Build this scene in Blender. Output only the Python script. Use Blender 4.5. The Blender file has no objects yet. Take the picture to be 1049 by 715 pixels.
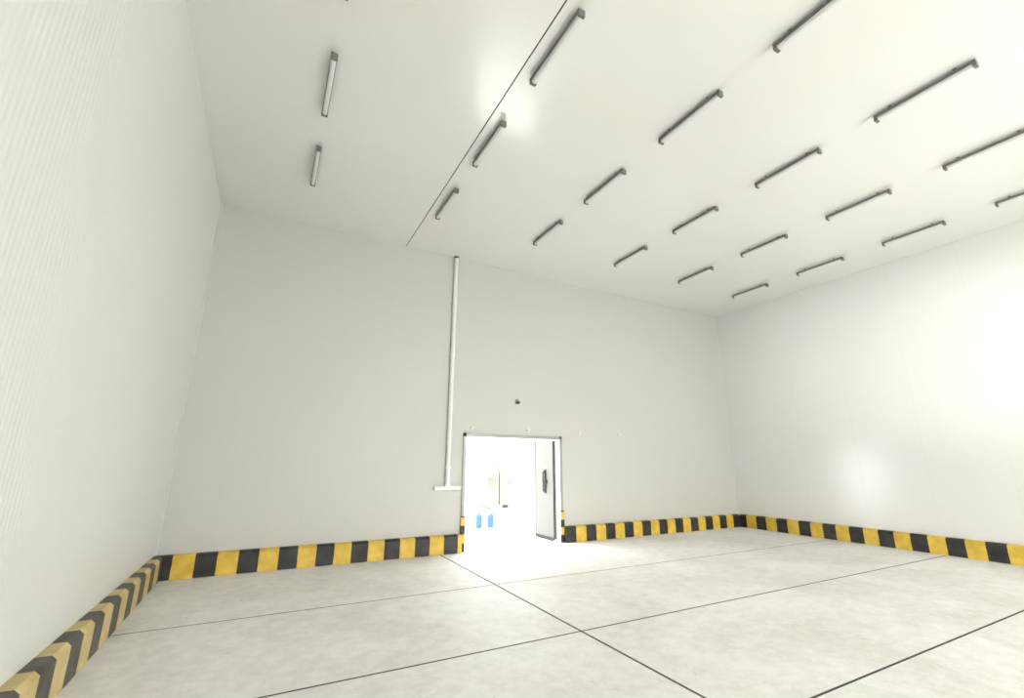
import bpy, bmesh, math
from mathutils import Matrix, Vector

# ------------------------------------------------------------ room numbers
XL, XR, YB, YR, H = -1.21, 11.33, 8.26, -5.5, 5.83
WT = 0.15
DX1, DX2, DH = 3.40, 5.60, 2.10
CAM = Vector((0, 0, 1.6))
F, YAW, PITCH, ROLL = 454.86, 0.4910, 0.2503, 0.0065

fw = Vector((math.sin(YAW)*math.cos(PITCH), math.cos(YAW)*math.cos(PITCH), math.sin(PITCH)))
r = Vector((math.cos(YAW), -math.sin(YAW), 0)); u = r.cross(fw)
r2 = math.cos(ROLL)*r + math.sin(ROLL)*u
u2 = -math.sin(ROLL)*r + math.cos(ROLL)*u

S = bpy.context.scene
# ------------------------------------------------------------ materials
def newmat(name):
    m = bpy.data.materials.new(name); m.use_nodes = True
    nt = m.node_tree; b = nt.nodes['Principled BSDF']
    return m, nt, b
def plain(name, col, rough=0.5, metal=0.0, spec=0.5):
    m, nt, b = newmat(name)
    b.inputs['Base Color'].default_value = (*col, 1)
    b.inputs['Metallic'].default_value = metal
    b.inputs['Specular IOR Level'].default_value = spec
    n = nt.nodes.new('ShaderNodeTexNoise'); n.inputs['Scale'].default_value = 9
    tc = nt.nodes.new('ShaderNodeTexCoord'); nt.links.new(tc.outputs['Object'], n.inputs['Vector'])
    mr = nt.nodes.new('ShaderNodeMapRange'); mr.inputs['To Min'].default_value = max(rough-0.05, 0); mr.inputs['To Max'].default_value = rough+0.05
    nt.links.new(n.outputs['Fac'], mr.inputs['Value']); nt.links.new(mr.outputs['Result'], b.inputs['Roughness'])
    return m
def M(nt, op, a, b=None, c=None):
    n = nt.nodes.new('ShaderNodeMath'); n.operation = op
    for i, v in enumerate((a, b, c)):
        if v is None: continue
        if isinstance(v, (int, float)): n.inputs[i].default_value = v
        else: nt.links.new(v, n.inputs[i])
    return n.outputs[0]
def panel(name, axis, col, rough, rib=0.05, bump=0.15, width=1.15, off=0.0, dark=0.9, spec=0.5, cross=None):
    """insulated sandwich panel: micro ribs + joints across 'axis' (0=x,1=y)"""
    m, nt, b = newmat(name)
    g = nt.nodes.new('ShaderNodeNewGeometry'); s = nt.nodes.new('ShaderNodeSeparateXYZ')
    nt.links.new(g.outputs['Position'], s.inputs[0]); co = s.outputs[axis]
    j = M(nt, 'PINGPONG', M(nt, 'ADD', co, 50+off), width/2)
    jl = M(nt, 'LESS_THAN', j, 0.005)
    if cross:   # butt joints across the other axis
        j2 = M(nt, 'PINGPONG', M(nt, 'ADD', s.outputs[cross[0]], cross[2]), cross[1]/2)
        jl = M(nt, 'MAXIMUM', jl, M(nt, 'LESS_THAN', j2, 0.004))
    no = nt.nodes.new('ShaderNodeTexNoise'); no.inputs['Scale'].default_value = 0.5
    nt.links.new(g.outputs['Position'], no.inputs['Vector'])
    mix = nt.nodes.new('ShaderNodeMix'); mix.data_type = 'RGBA'
    mix.inputs['A'].default_value = (*col, 1); mix.inputs['B'].default_value = (*[c*0.95 for c in col], 1)
    nt.links.new(no.outputs['Fac'], mix.inputs['Factor'])
    mix2 = nt.nodes.new('ShaderNodeMix'); mix2.data_type = 'RGBA'
    nt.links.new(mix.outputs['Result'], mix2.inputs['A']); mix2.inputs['B'].default_value = (*[c*dark for c in col], 1)
    nt.links.new(jl, mix2.inputs['Factor']); nt.links.new(mix2.outputs['Result'], b.inputs['Base Color'])
    w = M(nt, 'SINE', M(nt, 'MULTIPLY', co, 2*math.pi/rib))
    bp_ = nt.nodes.new('ShaderNodeBump'); bp_.inputs['Strength'].default_value = 1.0; bp_.inputs['Distance'].default_value = bump*0.001
    nt.links.new(w, bp_.inputs['Height']); nt.links.new(bp_.outputs['Normal'], b.inputs['Normal'])
    b.inputs['Roughness'].default_value = rough
    b.inputs['Specular IOR Level'].default_value = spec
    return m
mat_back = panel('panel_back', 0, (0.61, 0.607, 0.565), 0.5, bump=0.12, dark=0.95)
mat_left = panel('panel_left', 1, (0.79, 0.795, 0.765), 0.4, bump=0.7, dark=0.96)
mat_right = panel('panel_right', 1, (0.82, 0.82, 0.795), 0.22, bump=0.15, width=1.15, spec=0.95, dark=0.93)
mat_ceil = panel('panel_ceiling', 0, (0.84, 0.84, 0.81), 0.17, bump=0.05, rib=0.1, width=1.15, dark=0.96, spec=1.0, cross=(1, 6.0, 50.6))
mat_dark = plain('dark_gap', (0.03, 0.03, 0.03), 0.8)
mat_grey = plain('grey_metal', (0.25, 0.25, 0.25), 0.4, 0.3)
mat_house = plain('lamp_housing_grey', (0.17, 0.162, 0.145), 0.45)
mat_diff = plain('lamp_diffuser', (0.75, 0.75, 0.74), 0.2)
mat_pvc = plain('white_pvc', (0.85, 0.85, 0.84), 0.35)
mat_blue = plain('blue_plastic', (0.03, 0.10, 0.22), 0.5)
mat_ext = plain('exterior_render', (0.8, 0.8, 0.78), 0.8)
mat_pave = plain('exterior_concrete', (0.75, 0.75, 0.73), 0.8)

def floor_mat():
    m, nt, b = newmat('polished_concrete')
    g = nt.nodes.new('ShaderNodeNewGeometry')
    def noise(sc, det, rg=0.6, dist=0.0):
        n = nt.nodes.new('ShaderNodeTexNoise'); n.inputs['Scale'].default_value = sc
        n.inputs['Detail'].default_value = det; n.inputs['Roughness'].default_value = rg; n.inputs['Distortion'].default_value = dist
        nt.links.new(g.outputs['Position'], n.inputs['Vector']); return n.outputs['Fac']
    a = noise(0.6, 7, 0.7, 0.5); c = noise(6, 9, 0.8); d = noise(0.35, 3)
    v = M(nt, 'ADD', M(nt, 'MULTIPLY', a, 0.5), M(nt, 'MULTIPLY', c, 0.5))
    cr = nt.nodes.new('ShaderNodeValToRGB'); nt.links.new(v, cr.inputs['Fac'])
    e = cr.color_ramp.elements
    e[0].position = 0.38; e[0].color = (0.70, 0.685, 0.645, 1)
    e[1].position = 0.57; e[1].color = (0.89, 0.88, 0.85, 1)
    # small dark scuffs
    sc = noise(2.3, 10, 0.8, 1.5)
    k = nt.nodes.new('ShaderNodeMapRange'); k.inputs['From Min'].default_value = 0.61; k.inputs['From Max'].default_value = 0.70
    nt.links.new(sc, k.inputs['Value'])
    mx = nt.nodes.new('ShaderNodeMix'); mx.data_type = 'RGBA'
    nt.links.new(k.outputs['Result'], mx.inputs['Factor']); nt.links.new(cr.outputs['Color'], mx.inputs['A']); mx.inputs['B'].default_value = (0.52, 0.50, 0.465, 1)
    nt.links.new(mx.outputs['Result'], b.inputs['Base Color'])
    mr = nt.nodes.new('ShaderNodeMapRange'); mr.inputs['To Min'].default_value = 0.48; mr.inputs['To Max'].default_value = 0.7
    nt.links.new(d, mr.inputs['Value']); nt.links.new(mr.outputs['Result'], b.inputs['Roughness'])
    bu = nt.nodes.new('ShaderNodeBump'); bu.inputs['Distance'].default_value = 0.002; bu.inputs['Strength'].default_value = 0.4
    nt.links.new(c, bu.inputs['Height']); nt.links.new(bu.outputs['Normal'], b.inputs['Normal'])
    return m
mat_floor = floor_mat()

def stripe_mat(name, axis, period, off, worn_glare=False):
    m, nt, b = newmat(name)
    g = nt.nodes.new('ShaderNodeNewGeometry'); s = nt.nodes.new('ShaderNodeSeparateXYZ')
    nt.links.new(g.outputs['Position'], s.inputs[0])
    no = nt.nodes.new('ShaderNodeTexNoise'); no.inputs['Scale'].default_value = 6; no.inputs['Detail'].default_value = 5
    nt.links.new(g.outputs['Position'], no.inputs['Vector'])
    co = M(nt, 'ADD', M(nt, 'ADD', s.outputs[axis], 60*period-off), M(nt, 'MULTIPLY', M(nt, 'SUBTRACT', no.outputs['Fac'], 0.5), 0.012))
    k = M(nt, 'LESS_THAN', M(nt, 'MODULO', co, period), period/2)
    def ramp(c1, c2):
        r_ = nt.nodes.new('ShaderNodeValToRGB'); nt.links.new(no.outputs['Fac'], r_.inputs['Fac'])
        r_.color_ramp.elements[0].position = 0.35; r_.color_ramp.elements[1].position = 0.65
        r_.color_ramp.elements[0].color = (*c1, 1); r_.color_ramp.elements[1].color = (*c2, 1); return r_.outputs['Color']
    mix = nt.nodes.new('ShaderNodeMix'); mix.data_type = 'RGBA'
    nt.links.new(k, mix.inputs['Factor'])
    if worn_glare:  # glare on worn paint put into the colours: paler, less saturated
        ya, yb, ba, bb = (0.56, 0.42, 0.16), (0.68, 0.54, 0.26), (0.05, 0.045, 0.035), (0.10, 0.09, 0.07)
    else:
        ya, yb, ba, bb = (0.62, 0.41, 0.045), (0.80, 0.55, 0.08), (0.012, 0.012, 0.012), (0.035, 0.035, 0.033)
    nt.links.new(ramp(ya, yb), mix.inputs['A'])
    nt.links.new(ramp(ba, bb), mix.inputs['B'])
    nt.links.new(mix.outputs['Result'], b.inputs['Base Color'])
    b.inputs['Roughness'].default_value = 0.5
    return m

# ------------------------------------------------------------ mesh helpers
def mesh_obj(name, bm, mats, parent=None, bevel=0, smooth=False):
    me = bpy.data.meshes.new(name); bmesh.ops.recalc_face_normals(bm, faces=bm.faces); bm.to_mesh(me); bm.free()
    for m in mats: me.materials.append(m)
    if smooth:
        for p in me.polygons: p.use_smooth = True
    o = bpy.data.objects.new(name, me); S.collection.objects.link(o)
    if parent: o.parent = parent
    if bevel:
        mo = o.modifiers.new('bevel', 'BEVEL'); mo.width = bevel; mo.segments = 2; mo.limit_method = 'ANGLE'
    return o
def addbox(bm, lo, hi, mi=0):
    c = [(a+b)/2 for a, b in zip(lo, hi)]; s = [b-a for a, b in zip(lo, hi)]
    g = bmesh.ops.create_cube(bm, size=1, matrix=Matrix.Translation(c) @ Matrix.Diagonal((*s, 1)))
    for f in {f for v in g['verts'] for f in v.link_faces}: f.material_index = mi
def addcyl(bm, p0, p1, rad, mi=0, seg=16, rad2=None):
    p0 = Vector(p0); p1 = Vector(p1); d = p1-p0
    rot = d.to_track_quat('Z', 'Y').to_matrix().to_4x4()
    g = bmesh.ops.create_cone(bm, cap_ends=True, segments=seg, radius1=rad, radius2=rad if rad2 is None else rad2, depth=d.length,
        matrix=Matrix.Translation((p0+p1)/2) @ rot)
    for f in {f for v in g['verts'] for f in v.link_faces}: f.material_index = mi
def boxes(name, lst, mats, **k):
    bm = bmesh.new()
    for b in lst: addbox(bm, *b)
    return mesh_obj(name, bm, mats, **k)

# ------------------------------------------------------------ shell
fl = boxes('floor', [((XL-WT, YR-WT, -0.15), (XR+WT, YB+WT, 0))], [mat_floor])
boxes('ceiling', [((XL-WT, YR-WT, H), (1.957, YB+WT, H+0.15)), ((1.973, YR-WT, H), (XR+WT, YB+WT, H+0.15)),
                 ((1.90, YR-WT, H+0.15), (2.05, YB+WT, H+0.17), 1), ((1.957, YR, H+0.008), (1.973, YB, H+0.15), 1)], [mat_ceil, mat_dark])
boxes('wall_left', [((XL-WT, YR, 0), (XL, YB, H))], [mat_left])
boxes('wall_right', [((XR, YR, 0), (XR+WT, YB, H))], [mat_right])
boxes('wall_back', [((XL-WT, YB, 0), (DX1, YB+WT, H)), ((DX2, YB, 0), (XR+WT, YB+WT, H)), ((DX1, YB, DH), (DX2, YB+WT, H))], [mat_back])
# rear wall behind the camera; its unseen wide opening is added to let daylight in
OX1, OX2, OZ = 2.8, 9.6, 4.4
boxes('wall_rear', [((XL-WT, YR-WT, 0), (OX1, YR, H)), ((OX2, YR-WT, 0), (XR+WT, YR, H)), ((OX1, YR-WT, OZ), (OX2, YR, H))], [mat_left])

# control joints in the slab
lst = [((2.93-0.011, YR, 0), (2.93+0.011, YB-0.0, 0.0015))]
for y, w in ((5.92, 0.006), (4.0, 0.009), (2.21, 0.010), (0.3, 0.009), (-1.6, 0.009), (-3.5, 0.009)):
    lst.append(((XL+0.12, y-w, 0), (XR-0.12, y+w, 0.0012)))
boxes('joint_sealant', lst, [plain('joint_sealant', (0.06, 0.06, 0.057), 0.8)], parent=fl)

# vertical corner trims
q = 0.03
def tri(bm, a, b, c, d1):
    vs = [bm.verts.new(Vector(p)) for p in (a, b, c)] + [bm.verts.new(Vector(p)+Vector(d1)) for p in (a, b, c)]
    bm.faces.new(vs[:3]); bm.faces.new(vs[3:][::-1])
    for i in range(3): bm.faces.new((vs[i], vs[(i+1) % 3], vs[3+(i+1) % 3], vs[3+i]))
def cove(name, a, b, c, d):
    bm = bmesh.new(); tri(bm, a, b, c, d); mesh_obj(name, bm, [mat_back])
cove('trim_1', (XL, YB, 0.31), (XL+q, YB, 0.31), (XL, YB-q, 0.31), (0, 0, H-0.31))
cove('trim_2', (XR, YB, 0.31), (XR-q, YB, 0.31), (XR, YB-q, 0.31), (0, 0, H-0.31))

# curbs (concrete plinth with chamfered top edge)
def curb(name, a, b, inward, mat, t=0.12, h=0.31, ch=0.03):
    a = Vector(a); b = Vector(b); n = Vector(inward)
    prof = [(0, 0), (t, 0), (t, h-ch), (t-ch, h), (0, h)]
    bm = bmesh.new()
    va = [bm.verts.new(a+n*p+Vector((0, 0, z))) for p, z in prof]
    vb = [bm.verts.new(b+n*p+Vector((0, 0, z))) for p, z in prof]
    bm.faces.new(va); bm.faces.new(vb[::-1])
    for i in range(5): bm.faces.new((va[i], va[(i+1) % 5], vb[(i+1) % 5], vb[i]))
    return mesh_obj(name, bm, [mat])
sx = stripe_mat('hazard_stripe_x', 0, 0.53, -1.246)
sy = stripe_mat('hazard_stripe_y', 1, 0.53, 0.0)
sy_glare = stripe_mat('hazard_stripe_worn_glare', 1, 0.53, 0.0, worn_glare=True)
sz = stripe_mat('hazard_stripe_z', 2, 0.30, 0.0)
curb('baseboard_back_left', (XL, YB, 0), (DX1-0.06, YB, 0), (0, -1, 0), sx)
curb('baseboard_back_right', (DX2+0.06, YB, 0), (XR, YB, 0), (0, -1, 0), sx)
curb('baseboard_left', (XL, YR, 0), (XL, YB-0.12, 0), (1, 0, 0), sy_glare)
curb('baseboard_right', (XR, YR, 0), (XR, YB-0.12, 0), (-1, 0, 0), sy)

# ------------------------------------------------------------ lamps
def lamp_mesh(L=0.90):
    bm = bmesh.new()
    addbox(bm, (-0.034, -L/2, -0.036), (0.034, L/2, 0.0), 0)
    addcyl(bm, (0, -L/2+0.02, -0.046), (0, L/2-0.02, -0.046), 0.028, 1, 16)
    for s in (-1, 1):
        addbox(bm, (-0.036, s*L/2-0.015, -0.074), (0.036, s*L/2+0.015, 0.002), 0)
        addcyl(bm, (0, s*L*0.33, 0), (0, s*L*0.33, 0.03), 0.006, 2, 8)
        addbox(bm, (-0.025, s*L*0.33-0.015, 0.024), (0.025, s*L*0.33+0.015, 0.03), 2)
    me = bpy.data.meshes.new('batten_lamp'); bmesh.ops.recalc_face_normals(bm, faces=bm.faces); bm.to_mesh(me); bm.free()
    for m in (mat_house, mat_diff, mat_grey): me.materials.append(m)
    return me
lm = lamp_mesh()
COLS = [0.11, 2.12, 4.10, 6.13, 8.08, 10.03]; ROWS = [6.30, 4.68, 3.06, 1.50, -0.1, -1.7, -3.3]
for y in ROWS:
    for x in COLS:
        o = bpy.data.objects.new('ceiling_batten_lamp', lm); S.collection.objects.link(o)
        o.location = (x*1.005, y*1.005, H-0.03)

# ------------------------------------------------------------ pipe on the back wall
xp = 3.04
bm = bmesh.new()
addcyl(bm, (xp, YB-0.045, 1.18), (xp, YB-0.045, H-0.03), 0.042, 0, 20)
for z in (1.5, 2.6, 3.7, 4.8): addbox(bm, (xp-0.055, YB-0.06, z-0.015), (xp+0.055, YB, z+0.015), 0)
addbox(bm, (xp-0.26, YB-0.09, 1.10), (xp+0.26, YB, 1.16), 0)
addbox(bm, (xp-0.05, YB-0.09, 1.16), (xp+0.05, YB, 1.2), 0)
addcyl(bm, (xp, YB-0.045, H-0.03), (xp, YB-0.045, H), 0.05, 1, 20)
mesh_obj('wall_conduit', bm, [mat_pvc, mat_dark], smooth=False)

# ------------------------------------------------------------ door
door = bpy.data.objects.new('door_1', None); S.collection.objects.link(door)
fr = 0.055
boxes('frame', [((DX1-fr, YB-0.03, 0), (DX1+0.01, YB+WT, DH+fr)), ((DX2-0.01, YB-0.03, 0), (DX2+fr, YB+WT, DH+fr)), ((DX1-fr, YB-0.03, DH-0.01), (DX2+fr, YB+WT, DH+fr))],
      [plain('door_frame_metal', (0.36, 0.36, 0.35), 0.35, 0.2)], parent=door, bevel=0.004)
boxes('jamb_guard', [((DX1-fr-0.012, YB-0.05, 0), (DX1+0.02, YB-0.03, 0.62)), ((DX2-0.02, YB-0.05, 0), (DX2+fr+0.012, YB-0.03, 0.62))], [sz], parent=door)
# outward opened leaf
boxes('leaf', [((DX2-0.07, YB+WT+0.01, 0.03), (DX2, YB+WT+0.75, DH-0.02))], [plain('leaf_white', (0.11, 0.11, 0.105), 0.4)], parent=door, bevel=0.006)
boxes('leaf_edge_seal', [((DX2-0.076, YB+WT+0.005, 0.0), (DX2-0.066, YB+WT+0.755, 0.07)), ((DX2-0.076, YB+WT+0.735, 0.0), (DX2-0.066, YB+WT+0.76, DH-0.02))], [mat_dark], parent=door)
bm = bmesh.new()
hx = DX2-0.07
addbox(bm, (hx-0.02, YB+WT+0.29, 0.95), (hx, YB+WT+0.35, 1.45))
addcyl(bm, (hx-0.06, YB+WT+0.32, 1.0), (hx-0.06, YB+WT+0.32, 1.4), 0.012)
for z in (1.0, 1.4): addcyl(bm, (hx-0.06, YB+WT+0.32, z), (hx, YB+WT+0.32, z), 0.012)
addbox(bm, (hx-0.03, YB+WT+0.24, 1.17), (hx, YB+WT+0.40, 1.23))
mesh_obj('handle', bm, [mat_dark], parent=door)

# small fixtures above the door
def fixture(name, x, z):
    bm = bmesh.new()
    addbox(bm, (x-0.035, YB-0.02, z-0.035), (x+0.035, YB, z+0.035), 0)
    addcyl(bm, (x, YB-0.02, z), (x, YB-0.07, z), 0.03, 0, 16, 0.022)
    mesh_obj(name, bm, [mat_pvc])
for x in (3.51, 4.80, 6.12, 7.3): fixture('wall_sensor', x, 2.26)
bm = bmesh.new()
addbox(bm, (4.54-0.035, YB-0.03, 2.80), (4.54+0.035, YB, 2.90), 0)
addcyl(bm, (4.54, YB-0.03, 2.84), (4.54, YB-0.10, 2.82), 0.025, 1, 16)
mesh_obj('security_camera', bm, [mat_grey, mat_dark])

# ------------------------------------------------------------ outside
boxes('exterior_ground', [((-25, YB+WT, -0.2), (30, 40, -0.02)), ((-25, -40, -0.2), (30, YR-WT, -0.02))], [mat_pave])
boxes('exterior_building', [((-6, 17, -0.02), (16, 17.4, 4.5)), ((-6, 16.9, 4.3), (16, 17.5, 4.6))], [mat_ext])
for x, y in ((4.97, 11.05), (5.27, 10.95)):
    bm = bmesh.new()
    addcyl(bm, (x, y, -0.02), (x, y, 0.28), 0.085, 0, 20)
    addcyl(bm, (x, y, 0.28), (x, y, 0.34), 0.085, 0, 20, 0.04)
    addcyl(bm, (x, y, 0.34), (x, y, 0.37), 0.03, 1, 12)
    mesh_obj('blue_water_jug', bm, [mat_blue, mat_pvc])
# utility cabinets and pipe standing in the yard
mc = plain('cabinet_casing', (0.155, 0.15, 0.125), 0.6); mg = plain('cabinet_louvre', (0.125, 0.125, 0.12), 0.6)
bm = bmesh.new()
addbox(bm, (7.1, 15.2, 0.10), (7.62, 15.7, 1.25), 0)
addbox(bm, (7.66, 15.2, 0.10), (8.15, 15.7, 1.55), 0)
for i in range(5): addbox(bm, (7.18, 15.18, 0.75+i*0.08), (7.54, 15.2, 0.78+i*0.08), 1)
for x in (7.15, 8.0): addbox(bm, (x, 15.2, -0.02), (x+0.1, 15.7, 0.1), 1)
addbox(bm, (8.05, 15.17, 0.8), (8.08, 15.2, 1.0), 1)
addcyl(bm, (8.3, 15.4, -0.02), (8.3, 15.4, 1.9), 0.03, 1, 12); addcyl(bm, (8.3, 15.4, 1.4), (8.1, 15.4, 1.4), 0.03, 1, 12)
mesh_obj('utility_cabinet', bm, [mc, mg])

# ------------------------------------------------------------ light
w = bpy.data.worlds.new('World'); S.world = w; w.use_nodes = True
bg = w.node_tree.nodes['Background']; bg.inputs[0].default_value = (1.0, 0.995, 0.97, 1); bg.inputs[1].default_value = 10.3
def portal(name, loc, rot, sx_, sy_):
    l = bpy.data.lights.new(name, 'AREA'); l.shape = 'RECTANGLE'; l.size = sx_; l.size_y = sy_; l.cycles.is_portal = True
    o = bpy.data.objects.new(name, l); S.collection.objects.link(o); o.location = loc; o.rotation_euler = rot
portal('portal_door', ((DX1+DX2)/2, YB+WT+0.01, DH/2), (-math.pi/2, 0, 0), DX2-DX1, DH)
portal('portal_rear', ((OX1+OX2)/2, YR-WT-0.01, OZ/2), (math.pi/2, 0, 0), OX2-OX1, OZ)
# added spot lamp outside the rear opening; makes the glow on the right wall
def glow_spot(loc, target, power, ang, rad):
    l = bpy.data.lights.new('added_glow_spot', 'SPOT'); l.energy = power; l.spot_size = ang; l.spot_blend = 1.0; l.shadow_soft_size = rad
    l.color = (1, 0.99, 0.96)
    o = bpy.data.objects.new('added_glow_spot', l); S.collection.objects.link(o); o.location = loc
    o.rotation_euler = (Vector(target)-Vector(loc)).to_track_quat('-Z', 'Y').to_euler()
glow_spot((4.6, -10.0, 2.6), (11.33, 2.7, 3.7), 7000, math.radians(17), 0.3)

# ------------------------------------------------------------ camera
cd = bpy.data.cameras.new('camera'); cam = bpy.data.objects.new('camera', cd); S.collection.objects.link(cam)
cd.sensor_width = 36; cd.lens = F/1049*36; cd.clip_start = 0.05
cam.matrix_world = Matrix(((r2.x, u2.x, -fw.x, CAM.x), (r2.y, u2.y, -fw.y, CAM.y), (r2.z, u2.z, -fw.z, CAM.z), (0, 0, 0, 1)))
S.camera = cam
S.view_settings.view_transform = 'Standard'
